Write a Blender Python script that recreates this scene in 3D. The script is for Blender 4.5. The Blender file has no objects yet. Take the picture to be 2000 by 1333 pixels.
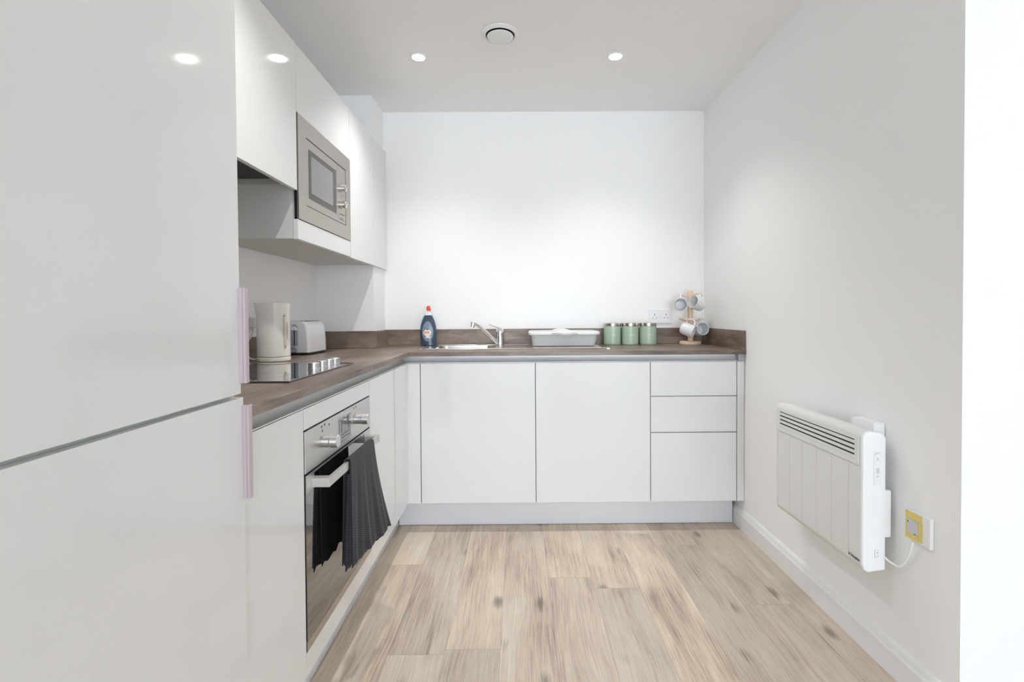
import bpy, bmesh, math, random
from mathutils import Matrix, Vector
random.seed(7)
PI = math.pi
C = bpy.context.scene.collection
sc = bpy.context.scene

# ------------------------------------------------------------------ camera
F_PX, CX, CY = 992.39, 1017.82, 631.15
YAW, PITCH, ROLL, CAM_H = 0.0041, 0.0175, -0.0067, 1.1402
def cam_rows():
    c, s = math.cos(YAW), math.sin(YAW); A = Matrix(((c, -s, 0), (s, c, 0), (0, 0, 1)))
    c, s = math.cos(PITCH), math.sin(PITCH); B = Matrix(((1, 0, 0), (0, c, -s), (0, s, c)))
    c, s = math.cos(ROLL), math.sin(ROLL); D = Matrix(((c, 0, s), (0, 1, 0), (-s, 0, c)))
    return D @ B @ A
R = cam_rows()
right, fwd, up = R[0], R[1], R[2]
cam = bpy.data.cameras.new('camera'); cam_o = bpy.data.objects.new('camera', cam); C.objects.link(cam_o)
cam_o.matrix_world = Matrix(((right[0], up[0], -fwd[0], 0), (right[1], up[1], -fwd[1], 0), (right[2], up[2], -fwd[2], CAM_H), (0, 0, 0, 1)))
cam.sensor_fit = 'HORIZONTAL'; cam.sensor_width = 36; cam.lens = F_PX * 36 / 2000
cam.shift_x = (1000 - CX) / 2000; cam.shift_y = (CY - 666.5) / 2000
cam.clip_start = 0.02
sc.camera = cam_o

# ------------------------------------------------------------------ world, daylight, exposure
sc.view_settings.view_transform = 'Standard'; sc.view_settings.look = 'None'
sc.view_settings.gamma = 1; sc.view_settings.exposure = 0.1
w = bpy.data.worlds.new('sky'); sc.world = w; w.use_nodes = True
bg = w.node_tree.nodes['Background']; bg.inputs[0].default_value = (0.77, 0.88, 1.0, 1); bg.inputs[1].default_value = 14.6
sc.cycles.max_bounces = 14; sc.cycles.diffuse_bounces = 8; sc.cycles.glossy_bounces = 6
sc.cycles.sample_clamp_indirect = 6.0
SPOT_W = 38.0          # watts per ceiling downlight
WIN = [(-1.0, 0.9), (1.2, 3.1)]      # window openings in the rear wall, x ranges
WIN_Z = (0.40, 2.33); Y_REAR = -7.6
def daylight(x0, x1):
    l = bpy.data.lights.new('window_daylight', 'AREA'); l.shape = 'RECTANGLE'
    l.size = x1 - x0; l.size_y = WIN_Z[1] - WIN_Z[0]; l.energy = 1.0
    l.cycles.is_portal = True
    o = bpy.data.objects.new('window_daylight', l); C.objects.link(o)
    o.location = ((x0 + x1) / 2, Y_REAR - 0.02, sum(WIN_Z) / 2); o.rotation_euler = (PI / 2, 0, 0)
for a, b in WIN: daylight(a, b)

# ------------------------------------------------------------------ measured planes (metres)
XL, XR, YB, H = -1.178, 1.173, 3.215, 2.4115
XD, YD = -0.583, 2.636              # door fronts, left run and back run
XW, YW, ZW, ZU = -0.567, 2.616, 0.947, 0.925   # worktop edges, top, underside
XU, ZU0, ZU1 = -0.8315, 1.430, 2.162
ZD0, ZD1 = 0.155, 0.886
YN = 1.338
XROOM = 3.6

# ------------------------------------------------------------------ material helpers
def new_mat(name):
    m = bpy.data.materials.new(name); m.use_nodes = True
    return m, m.node_tree, m.node_tree.nodes['Principled BSDF']
def simple(name, col, rough=0.5, metal=0.0, coat=0.0, bump=0.0, bscale=300, var=0.0, **kw):
    m, t, b = new_mat(name)
    b.inputs['Base Color'].default_value = (*col, 1); b.inputs['Roughness'].default_value = rough
    b.inputs['Metallic'].default_value = metal; b.inputs['Coat Weight'].default_value = coat
    b.inputs['Coat Roughness'].default_value = 0.03
    for k, v in kw.items(): b.inputs[k.replace('_', ' ')].default_value = v
    tc = t.nodes.new('ShaderNodeTexCoord')
    n = t.nodes.new('ShaderNodeTexNoise'); n.inputs['Scale'].default_value = bscale; n.inputs['Detail'].default_value = 3
    t.links.new(tc.outputs['Object'], n.inputs['Vector'])
    if bump:
        bp = t.nodes.new('ShaderNodeBump'); bp.inputs['Strength'].default_value = bump; bp.inputs['Distance'].default_value = 0.002
        t.links.new(n.outputs['Fac'], bp.inputs['Height']); t.links.new(bp.outputs['Normal'], b.inputs['Normal'])
    if var:
        mx = t.nodes.new('ShaderNodeMix'); mx.data_type = 'RGBA'
        mx.inputs[6].default_value = (*[c * (1 - var) for c in col], 1); mx.inputs[7].default_value = (*[min(1, c * (1 + var)) for c in col], 1)
        t.links.new(n.outputs['Fac'], mx.inputs[0]); t.links.new(mx.outputs[2], b.inputs['Base Color'])
    return m
class N:
    """tiny node expression helper"""
    def __init__(s, t): s.t = t
    def math(s, op, a, b=None, clamp=False):
        n = s.t.nodes.new('ShaderNodeMath'); n.operation = op; n.use_clamp = clamp
        for i, v in enumerate((a, b)):
            if v is None: continue
            if isinstance(v, (int, float)): n.inputs[i].default_value = v
            else: s.t.links.new(v, n.inputs[i])
        return n.outputs[0]
    def comb(s, x, y, z):
        n = s.t.nodes.new('ShaderNodeCombineXYZ')
        for i, v in enumerate((x, y, z)):
            if isinstance(v, (int, float)): n.inputs[i].default_value = v
            else: s.t.links.new(v, n.inputs[i])
        return n.outputs[0]
    def noise(s, vec, scale=1, detail=4, rough=0.55, dist=0.0):
        n = s.t.nodes.new('ShaderNodeTexNoise'); n.inputs['Scale'].default_value = scale; n.inputs['Detail'].default_value = detail
        n.inputs['Roughness'].default_value = rough; n.inputs['Distortion'].default_value = dist
        s.t.links.new(vec, n.inputs['Vector']); return n.outputs['Fac']
    def white(s, vec):
        n = s.t.nodes.new('ShaderNodeTexWhiteNoise'); n.noise_dimensions = '3D'; s.t.links.new(vec, n.inputs['Vector']); return n.outputs['Value']
    def ramp(s, fac, stops):
        n = s.t.nodes.new('ShaderNodeValToRGB'); e = n.color_ramp.elements
        while len(e) < len(stops): e.new(0.5)
        for i, (p, c) in enumerate(stops):
            e[i].position = p; e[i].color = (*c, 1) if len(c) == 3 else c
        s.t.links.new(fac, n.inputs[0]); return n.outputs[0]
    def mix(s, fac, a, b, mode='MIX'):
        n = s.t.nodes.new('ShaderNodeMix'); n.data_type = 'RGBA'; n.blend_type = mode
        for k, v in ((0, fac), (6, a), (7, b)):
            if isinstance(v, (int, float)): n.inputs[k].default_value = v
            elif isinstance(v, tuple): n.inputs[k].default_value = (*v, 1)
            else: s.t.links.new(v, n.inputs[k])
        return n.outputs[2]
def wood(name, axis, stops, rough, plank=None, fine=70, bump=0.15, knots=0.35, spec=0.5):
    """procedural timber; axis = grain direction; plank = (width, length) or None"""
    m, t, b = new_mat(name); e = N(t)
    tc = t.nodes.new('ShaderNodeTexCoord'); sp = t.nodes.new('ShaderNodeSeparateXYZ'); t.links.new(tc.outputs['Object'], sp.inputs[0])
    ax = {'x': 0, 'y': 1}[axis]; along = sp.outputs[ax]; across = sp.outputs[1 - ax]; zz = sp.outputs[2]
    if plank:
        pw, pl = plank
        u = e.math('DIVIDE', e.math('ADD', across, 10.035), pw); ui = e.math('FLOOR', u); uf = e.math('FRACT', u)
        off = e.white(e.comb(ui, 3.1, 0.7)); v = e.math('ADD', e.math('DIVIDE', e.math('ADD', along, 20), pl), off)
        vi = e.math('FLOOR', v); vf = e.math('FRACT', v); pid = e.white(e.comb(ui, vi, 1.7)); pid2 = e.white(e.comb(ui, vi, 8.3))
        zo = e.math('MULTIPLY', pid, 40.0)
    else:
        zo = e.math('MULTIPLY', zz, 12.0); pid = None
    vec = e.comb(e.math('MULTIPLY', across, 1.0), e.math('MULTIPLY', along, 0.07), zo)
    warp = e.noise(e.comb(e.math('MULTIPLY', across, 4.0), e.math('MULTIPLY', along, 1.6), zo), 1, 2)
    wa = e.math('ADD', across, e.math('MULTIPLY', e.math('SUBTRACT', warp, 0.5), 0.045))
    g1 = e.noise(e.comb(e.math('MULTIPLY', wa, fine), e.math('MULTIPLY', along, fine * 0.035), zo), 1, 8, 0.68)
    g2 = e.noise(e.comb(e.math('MULTIPLY', wa, 14.0), e.math('MULTIPLY', along, 1.3), zo), 1, 4, 0.6, 0.6)
    g3 = e.noise(e.comb(e.math('MULTIPLY', across, 3.5), e.math('MULTIPLY', along, 2.2), zo), 1, 3, 0.5, 0.5)
    f = e.math('ADD', e.math('MULTIPLY', g1, 0.40), e.math('ADD', e.math('MULTIPLY', g2, 0.30), e.math('MULTIPLY', g3, 0.30)))
    col = e.ramp(f, stops)
    # knots and dark splits
    vo = t.nodes.new('ShaderNodeTexVoronoi'); vo.inputs['Scale'].default_value = 1.0
    t.links.new(e.comb(e.math('MULTIPLY', across, 6.5), e.math('MULTIPLY', along, 3.0), zo), vo.inputs['Vector'])
    kd = e.math('ADD', vo.outputs['Distance'], e.math('MULTIPLY', e.math('SUBTRACT', g1, 0.5), 0.28))
    k = e.ramp(kd, [(0.0, (1, 1, 1)), (0.07, (0.8, 0.8, 0.8)), (0.17, (0, 0, 0))])
    col = e.mix(e.math('MULTIPLY', k, knots), col, tuple(c * 0.45 for c in stops[0][1]))
    cr = e.noise(e.comb(e.math('MULTIPLY', wa, 34.0), e.math('MULTIPLY', along, 1.1), e.math('ADD', zo, 5.0)), 1, 3, 0.6)
    crk = e.ramp(cr, [(0.0, (1, 1, 1)), (0.29, (1, 1, 1)), (0.335, (0, 0, 0))])
    col = e.mix(e.math('MULTIPLY', crk, 0.45), col, tuple(c * 0.6 for c in stops[0][1]))
    h = f
    if plank:
        tint = e.math('ADD', 0.84, e.math('MULTIPLY', pid2, 0.24))
        col = e.mix(1.0, col, e.comb(tint, e.math('MULTIPLY', tint, 0.995), e.math('MULTIPLY', tint, 0.985)), 'MULTIPLY')
        s1 = e.math('LESS_THAN', uf, 0.006 * 0.19 / pw); s2 = e.math('LESS_THAN', vf, 0.0012 * 1.2 / pl)
        sm = e.math('MAXIMUM', s1, s2); col = e.mix(e.math('MULTIPLY', sm, 0.55), col, tuple(c * 0.35 for c in stops[0][1]))
        h = e.math('SUBTRACT', f, e.math('MULTIPLY', sm, 0.6))
    t.links.new(col, b.inputs['Base Color']); b.inputs['Roughness'].default_value = rough
    b.inputs['Specular IOR Level'].default_value = spec
    bp = t.nodes.new('ShaderNodeBump'); bp.inputs['Strength'].default_value = bump; bp.inputs['Distance'].default_value = 0.001
    t.links.new(h, bp.inputs['Height']); t.links.new(bp.outputs['Normal'], b.inputs['Normal'])
    return m
def brushed(name, col, rough=0.3, axis='z', metal=1.0):
    m, t, b = new_mat(name); e = N(t)
    tc = t.nodes.new('ShaderNodeTexCoord'); mp = t.nodes.new('ShaderNodeMapping'); t.links.new(tc.outputs['Object'], mp.inputs[0])
    s = [1400, 1400, 1400]; s['xyz'.index(axis)] = 14; mp.inputs['Scale'].default_value = s
    n = e.noise(mp.outputs[0], 1, 2)
    t.links.new(e.mix(n, tuple(c * 0.93 for c in col), tuple(min(1, c * 1.05) for c in col)), b.inputs['Base Color'])
    b.inputs['Metallic'].default_value = metal
    t.links.new(e.math('ADD', rough - 0.05, e.math('MULTIPLY', n, 0.1)), b.inputs['Roughness'])
    return m
def emit(name, col, s):
    m, t, b = new_mat(name); b.inputs['Base Color'].default_value = (*col, 1)
    b.inputs['Emission Color'].default_value = (*col, 1); b.inputs['Emission Strength'].default_value = s
    return m

M = {}
M['wall'] = simple('wall_paint', (0.905, 0.906, 0.906), 0.72, bump=0.04, bscale=180)
M['ceiling'] = simple('ceiling_paint', (0.91, 0.907, 0.90), 0.85, bump=0.03, bscale=180)
M['gloss'] = simple('white_gloss_lacquer', (0.775, 0.778, 0.778), 0.07, coat=0.3, bump=0.006, bscale=14)
M['carcase'] = simple('cabinet_board', (0.66, 0.675, 0.665), 0.5)
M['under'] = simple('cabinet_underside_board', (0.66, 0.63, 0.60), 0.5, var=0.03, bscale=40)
M['alu'] = brushed('satin_aluminium', (0.74, 0.74, 0.76), 0.42, 'x', 0.25)
M['alu_y'] = brushed('satin_aluminium_left', (0.74, 0.75, 0.74), 0.42, 'y', 0.25)
M['capgrey'] = simple('grey_plastic_cap', (0.42, 0.42, 0.44), 0.5)
M['plinth'] = simple('plinth_gloss_shaded', (0.74, 0.75, 0.77), 0.16, bump=0.004, bscale=14)  # white gloss made greyer: the shade below the doors is in the colour
M['pink'] = brushed('rose_tinted_aluminium', (0.60, 0.51, 0.545), 0.45, 'z', 0.4)
OAKW = [(0.32, (0.055, 0.036, 0.027)), (0.43, (0.135, 0.096, 0.074)), (0.53, (0.24, 0.184, 0.147)), (0.66, (0.39, 0.315, 0.26))]
M['work_x'] = wood('dark_oak_laminate_back', 'x', OAKW, 0.32, spec=0.35, fine=150, knots=0.5, bump=0.2)
M['work_y'] = wood('dark_oak_laminate_left', 'y', OAKW, 0.32, spec=0.35, fine=150, knots=0.5, bump=0.2)
FLO = [(0.33, (0.26, 0.195, 0.15)), (0.42, (0.45, 0.365, 0.29)), (0.50, (0.60, 0.505, 0.41)), (0.63, (0.74, 0.64, 0.54))]
M['floor'] = wood('oak_vinyl_planks', 'y', FLO, 0.42, plank=(0.188, 1.22), fine=150, knots=0.75, bump=0.15)
M['steel'] = brushed('brushed_steel', (0.63, 0.62, 0.605), 0.40, 'y')
M['warmsteel'] = brushed('warm_brushed_steel', (0.52, 0.475, 0.435), 0.36, 'y')
M['knob'] = brushed('satin_steel_knob', (0.66, 0.65, 0.65), 0.38, 'x')
M['sink'] = brushed('sink_steel', (0.74, 0.72, 0.69), 0.2, 'x')
M['chrome'] = simple('chrome', (0.85, 0.85, 0.86), 0.05, metal=1.0)
M['black'] = simple('black_glass', (0.012, 0.011, 0.011), 0.02, coat=1.0, IOR=1.9)
M['hobglass'] = simple('hob_glass', (0.02, 0.02, 0.022), 0.015, coat=1.0, IOR=1.8)
M['darkgrey'] = simple('dark_grey_enamel', (0.10, 0.10, 0.105), 0.35)
M['filter'] = simple('hood_filter_mesh', (0.03, 0.03, 0.033), 0.5, metal=0.2, bump=0.5, bscale=500)
M['void'] = simple('dark_recess', (0.02, 0.018, 0.02), 0.7)
M['mwglass'] = simple('microwave_window', (0.26, 0.26, 0.255), 0.12, coat=0.2)
M['mwsurround'] = simple('microwave_window_surround', (0.085, 0.08, 0.072), 0.25, coat=0.0)
M['lcd'] = simple('grey_display', (0.16, 0.165, 0.18), 0.1, coat=0.6)
M['print'] = simple('dark_print', (0.08, 0.08, 0.08), 0.5)
M['white'] = simple('white_plastic', (0.84, 0.845, 0.85), 0.32)
M['heater'] = simple('heater_enamel_shaded', (0.76, 0.765, 0.755), 0.42)  # front greyer than the end caps: its shade is put into the colour
M['heaterside'] = simple('heater_plastic', (0.88, 0.885, 0.89), 0.34)
M['cream'] = simple('cream_plastic', (0.90, 0.88, 0.83), 0.25)
M['tan'] = simple('tan_plastic', (0.66, 0.53, 0.36), 0.3)
M['toaster'] = simple('toaster_plastic', (0.90, 0.905, 0.92), 0.22)
M['shadeblue'] = simple('shaded_white_plastic', (0.42, 0.46, 0.52), 0.3)  # white toaster end in shade; the bluish shade is put into the colour
M['tub'] = simple('pale_grey_plastic', (0.52, 0.53, 0.535), 0.35)
M['tubrim'] = simple('pale_grey_plastic_rim', (0.70, 0.70, 0.69), 0.3)
M['sage'] = simple('sage_green_enamel', (0.40, 0.52, 0.40), 0.3)
M['sagetext'] = simple('sage_lettering_highlit', (0.66, 0.74, 0.66), 0.35)  # embossed in the canister green; the highlight is painted in as a paler tone
M['lid'] = simple('polished_steel_lid', (0.55, 0.50, 0.46), 0.12, metal=1.0)
M['beech'] = simple('beech_wood', (0.80, 0.60, 0.44), 0.5, var=0.12, bscale=60)
M['mug'] = simple('white_glazed_ceramic', (0.80, 0.81, 0.82), 0.18)
M['mugin'] = simple('grey_glazed_interior', (0.74, 0.75, 0.76), 0.2)
M['navy'] = simple('dark_blue_liquid_plastic', (0.045, 0.075, 0.12), 0.12, coat=0.5)
M['navy2'] = simple('grey_blue_label_film', (0.20, 0.27, 0.35), 0.25)
M['label'] = simple('cream_label', (0.85, 0.78, 0.66), 0.4)
M['red'] = simple('red_plastic', (0.80, 0.075, 0.03), 0.35)
M['green'] = simple('green_leaf_print', (0.06, 0.22, 0.06), 0.5)
M['frost'] = simple('frosted_neck', (0.78, 0.76, 0.82), 0.25)
M['tape'] = simple('yellow_tape', (0.78, 0.62, 0.18), 0.5, var=0.1, bscale=80)
M['greyplate'] = simple('grey_insert', (0.60, 0.61, 0.64), 0.4)
M['lens'] = emit('lit_lens', (1.0, 0.97, 0.92), 40)
def cloth_mat():
    m, t, b = new_mat('charcoal_ribbed_cotton'); e = N(t)
    tc = t.nodes.new('ShaderNodeTexCoord'); sp = t.nodes.new('ShaderNodeSeparateXYZ'); t.links.new(tc.outputs['Object'], sp.inputs[0])
    d = e.math('ADD', e.math('MULTIPLY', sp.outputs[1], 0.45), sp.outputs[2])
    s = e.math('SINE', e.math('MULTIPLY', d, 900.0))
    n = e.noise(tc.outputs['Object'], 420, 2)
    v = e.math('ADD', e.math('MULTIPLY', s, 0.3), n)
    col = e.ramp(v, [(0.15, (0.010, 0.009, 0.013)), (0.9, (0.042, 0.037, 0.048))])
    t.links.new(col, b.inputs['Base Color']); b.inputs['Roughness'].default_value = 0.95; b.inputs['Sheen Weight'].default_value = 0.08
    bp = t.nodes.new('ShaderNodeBump'); bp.inputs['Strength'].default_value = 0.6; bp.inputs['Distance'].default_value = 0.001
    t.links.new(v, bp.inputs['Height']); t.links.new(bp.outputs['Normal'], b.inputs['Normal'])
    return m
M['towel'] = cloth_mat()

# ------------------------------------------------------------------ geometry helpers
def bm_new(): return bmesh.new()
def bx(bm, x0, x1, y0, y1, z0, z1, bev=0.0, seg=2, mat=0):
    vs = [bm.verts.new((x, y, z)) for x in (x0, x1) for y in (y0, y1) for z in (z0, z1)]
    q = [(0, 1, 3, 2), (4, 6, 7, 5), (0, 4, 5, 1), (2, 3, 7, 6), (0, 2, 6, 4), (1, 5, 7, 3)]
    fs = [bm.faces.new([vs[i] for i in f]) for f in q]
    for f in fs: f.material_index = mat
    if bev:
        es = list({e for f in fs for e in f.edges})
        r = bmesh.ops.bevel(bm, geom=es, offset=bev, segments=seg, profile=0.5, affect='EDGES')
        for f in r['faces']: f.material_index = mat
    return vs
def prism(bm, pts, axis, a0, a1, bev=0.0):
    """extrude a 2D outline along an axis; pts are the other two coordinates in order"""
    def P(p, a):
        if axis == 'x': return (a, p[0], p[1])
        if axis == 'y': return (p[0], a, p[1])
        return (p[0], p[1], a)
    A = [bm.verts.new(P(p, a0)) for p in pts]; B = [bm.verts.new(P(p, a1)) for p in pts]
    n = len(pts); fs = [bm.faces.new(A), bm.faces.new(B[::-1])]
    for i in range(n): fs.append(bm.faces.new((A[i], B[i], B[(i + 1) % n], A[(i + 1) % n])))
    if bev: bmesh.ops.bevel(bm, geom=[e for e in fs[0].edges] + [e for e in fs[1].edges], offset=bev, segments=2, profile=0.5, affect='EDGES')
def lathe(bm, prof, cx=0, cy=0, seg=40, sx=1.0, sy=1.0, power=2.0, mat=0):
    """revolve [(r,z)...] round a vertical axis; superelliptic if power != 2"""
    rings = []
    for r, z in prof:
        if r < 1e-6: rings.append([bm.verts.new((cx, cy, z))]); continue
        ring = []
        for i in range(seg):
            a = 2 * PI * i / seg; c, s = math.cos(a), math.sin(a)
            k = (abs(c) ** power + abs(s) ** power) ** (-1.0 / power)
            ring.append(bm.verts.new((cx + r * sx * c * k, cy + r * sy * s * k, z)))
        rings.append(ring)
    for a, b in zip(rings, rings[1:]):
        if len(a) == 1 and len(b) == 1: continue
        for i in range(seg):
            j = (i + 1) % seg
            if len(a) == 1: f = bm.faces.new((a[0], b[i], b[j]))
            elif len(b) == 1: f = bm.faces.new((a[i], b[0], a[j]))
            else: f = bm.faces.new((a[i], b[i], b[j], a[j]))
            f.material_index = mat
def tube(bm, pts, r, seg=12, caps=True, flat=1.0):
    """sweep a circle (radius r or list) along pts"""
    pts = [Vector(p) for p in pts]; n = len(pts); rings = []
    up0 = Vector((0, 0, 1))
    for i, p in enumerate(pts):
        d = (pts[min(i + 1, n - 1)] - pts[max(i - 1, 0)]).normalized()
        u = up0 if abs(d.dot(up0)) < 0.95 else Vector((0, 1, 0))
        s = d.cross(u).normalized(); u = s.cross(d).normalized()
        rr = r[i] if isinstance(r, (list, tuple)) else r
        rings.append([bm.verts.new(p + s * rr * math.cos(2 * PI * k / seg) + u * rr * flat * math.sin(2 * PI * k / seg)) for k in range(seg)])
    for a, b in zip(rings, rings[1:]):
        for k in range(seg): bm.faces.new((a[k], a[(k + 1) % seg], b[(k + 1) % seg], b[k]))
    if caps: bm.faces.new(rings[0][::-1]); bm.faces.new(rings[-1])
def smooth_path(pts, n=8):
    pts = [Vector(p) for p in pts]; P = [pts[0]] + pts + [pts[-1]]; out = []
    for i in range(1, len(P) - 2):
        for k in range(n):
            t = k / n; a, b, c, d = P[i - 1], P[i], P[i + 1], P[i + 2]
            out.append(0.5 * ((2 * b) + (c - a) * t + (2 * a - 5 * b + 4 * c - d) * t * t + (3 * b - a - 3 * c + d) * t ** 3))
    out.append(pts[-1]); return out
LOC = {}
def thing(name, label, cat, loc=(0, 0, 0), rotz=0.0, group=None):
    o = bpy.data.objects.new(name, None); C.objects.link(o); o.empty_display_size = 0.05
    o.location = loc; o.rotation_euler = (0, 0, rotz); o['label'] = label; o['category'] = cat
    if group: o['group'] = group
    LOC[o.name] = Vector(loc); return o
def obj(name, bm, mats, parent=None, label=None, smooth=True, local=False, autos=35):
    """one mesh object; vertices given in world coordinates unless local"""
    bmesh.ops.recalc_face_normals(bm, faces=bm.faces)
    me = bpy.data.meshes.new(name); bm.to_mesh(me); bm.free()
    for m in (mats if isinstance(mats, list) else [mats]): me.materials.append(m)
    o = bpy.data.objects.new(name, me); C.objects.link(o)
    if parent is not None:
        root = parent
        while root.parent: root = root.parent
        if not local: me.transform(Matrix.Translation(-LOC[root.name]))
        o.parent = parent
    if smooth:
        for p in me.polygons: p.use_smooth = True
        try: me.set_sharp_from_angle(angle=math.radians(autos))
        except Exception: pass
        wn = o.modifiers.new('even_shading', 'WEIGHTED_NORMAL'); wn.keep_sharp = True; wn.weight = 100
    if label: o['label'] = label
    return o
def single(name, bm, mats, label, cat, group=None, **k):
    """a thing that is one mesh: origin moved to its base"""
    xs = [v.co.x for v in bm.verts]; ys = [v.co.y for v in bm.verts]; zs = [v.co.z for v in bm.verts]
    c = Vector(((min(xs) + max(xs)) / 2, (min(ys) + max(ys)) / 2, min(zs)))
    keep = k.pop('keep_origin', False)
    if keep: c = Vector((0, 0, 0))
    for v in bm.verts: v.co -= c
    o = obj(name, bm, mats, **k); o.location = c; LOC[o.name] = c
    o['label'] = label; o['category'] = cat
    if group: o['group'] = group
    return o
def struct(name, bm, m, label=None):
    o = obj(name, bm, m, smooth=False); o['kind'] = 'structure'
    if label: o['label'] = label
    return o
def text_mesh(txt, size, extrude=0.0003, bold=False):
    cu = bpy.data.curves.new('lettering', 'FONT'); cu.body = txt; cu.size = size; cu.extrude = extrude
    cu.align_x = 'CENTER'; cu.align_y = 'CENTER'; cu.resolution_u = 3
    if bold: cu.offset = size * 0.02
    o = bpy.data.objects.new('lettering_src', cu); C.objects.link(o)
    me = bpy.data.meshes.new_from_object(o.evaluated_get(bpy.context.evaluated_depsgraph_get()))
    bpy.data.objects.remove(o); bm = bmesh.new(); bm.from_mesh(me); bpy.data.meshes.remove(me); return bm

# ================================================================== THE ROOM
T = 0.12
b = bm_new(); bx(b, XL - T, XROOM + T, Y_REAR - T, YB + T, -0.1, 0); struct('floor', b, M['floor'], 'pale oak plank floor')
b = bm_new(); bx(b, XL - T, XROOM + T, Y_REAR - T, YB + T, H, H + 0.1); struct('ceiling', b, M['ceiling'], 'flat pale ceiling')
b = bm_new(); bx(b, XL, XR + 0.3, YB, YB + T, 0, H); struct('wall_back', b, M['wall'], 'white wall behind the sink run')
b = bm_new(); bx(b, XL - T, XL, Y_REAR - T, YB + T, 0, H); struct('wall_left', b, M['wall'], 'white wall behind the hob and wall cabinets')
b = bm_new(); bx(b, XR, XROOM + T, YN, YB, 0, H); struct('wall_right', b, M['wall'], 'white wall with the panel heater, ending in a bright outside corner')
b = bm_new(); bx(b, XROOM, XROOM + T, Y_REAR - T, YN, 0, H); struct('wall_side', b, M['wall'])
b = bm_new()
xs = [XL] + [v for p in WIN for v in p] + [XROOM]
for i in range(0, len(xs), 2): bx(b, xs[i], xs[i + 1], Y_REAR - T, Y_REAR, 0, H)
for a, c in WIN:
    bx(b, a, c, Y_REAR - T, Y_REAR, 0, WIN_Z[0]); bx(b, a, c, Y_REAR - T, Y_REAR, WIN_Z[1], H)
struct('wall_rear', b, M['wall'])
for i, (a, c) in enumerate(WIN):
    b = bm_new(); z0, z1 = WIN_Z
    for x0, x1, q0, q1 in ((a, a + .05, z0, z1), (c - .05, c, z0, z1), (a + .05, c - .05, z0, z0 + .05), (a + .05, c - .05, z1 - .05, z1), ((a + c) / 2 - .025, (a + c) / 2 + .025, z0 + .05, z1 - .05)):
        bx(b, x0, x1, Y_REAR - .08, Y_REAR - .03, q0, q1)
    struct('window_%d' % (i + 1), b, M['white'])
YX, XX = 2.964, -0.845
b = bm_new(); bx(b, XL, XX, YX, YB, 0, H); struct('wall_corner', b, M['wall'], 'boxed-in pillar in the left back corner')
# skirting with a moulded top edge and a fine groove
SK = 0.103
def skirting_profile(x, s):     # s=-1: projects towards -x
    return [(x, 0), (x + s * .018, 0), (x + s * .018, .076), (x + s * .0165, .078), (x + s * .0165, .080), (x + s * .014, .082), (x + s * .010, .096), (x + s * .006, SK), (x, SK)]
b = bm_new(); prism(b, skirting_profile(XR, -1), 'y', YN - .018, YB - 0.002)
prism(b, skirting_profile(YN, -1), 'x', XR, XROOM)
struct('baseboard_right', b, M['white'], 'white moulded skirting board')

# ================================================================== CEILING FITTINGS
def downlight(x, y, label, watts):
    t = thing('downlight', label, 'ceiling light', (x, y, H), group='recessed ceiling downlights')
    b = bm_new(); lathe(b, [(0.030, H - .001), (0.030, H - .005), (0.033, H - .006), (0.041, H - .003), (0.042, H - .0005), (0.030, H - .0005)], x, y, 40)
    obj('bezel', b, M['white'], t)
    b = bm_new(); lathe(b, [(0, H - .0085), (0.024, H - .0080), (0.031, H - .0065), (0.031, H - .0062), (0, H - .0062)], x, y, 32)
    obj('lens', b, M['lens'], t)
    l = bpy.data.lights.new('downlight_lamp', 'SPOT'); l.energy = watts; l.spot_size = math.radians(116); l.spot_blend = 1.0
    l.shadow_soft_size = 0.012; l.color = (1.0, 0.99, 0.97)
    o = bpy.data.objects.new('lamp', l); C.objects.link(o); o.location = (0, 0, -0.012); o.parent = t
    return t
downlight(-0.486, 2.525, 'lit round recessed downlight, left of the two in view', SPOT_W)
downlight(0.484, 2.525, 'lit round recessed downlight, right of the two in view', SPOT_W)
downlight(-0.46, 1.40, 'recessed downlight over the oven end of the kitchen', SPOT_W)
t = thing('extractor_vent', 'round white ceiling extractor vent between the two downlights', 'ceiling vent', (-0.077, 2.325, H))
b = bm_new(); lathe(b, [(0.066, H - .0005), (0.066, H - .010), (0.072, H - .012), (0.085, H - .004), (0.086, H - .0005)], -0.077, 2.325, 56)
obj('outer_ring', b, M['white'], t)
b = bm_new(); lathe(b, [(0, H - .0012), (0.0655, H - .0012), (0.0655, H - .0006), (0, H - .0006)], -0.077, 2.325, 40); obj('throat', b, M['void'], t, label='dark brown gap inside the vent')
b = bm_new(); lathe(b, [(0, H - .020), (0.052, H - .019), (0.059, H - .0165), (0.060, H - .014), (0.050, H - .0125), (0, H - .0125)], -0.077, 2.325, 56); obj('disc', b, M['white'], t)
b = bm_new(); lathe(b, [(0, H - .0124), (0.012, H - .0124), (0.012, H - .002), (0, H - .002)], -0.077, 2.325, 16); obj('stem', b, M['white'], t)

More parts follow.
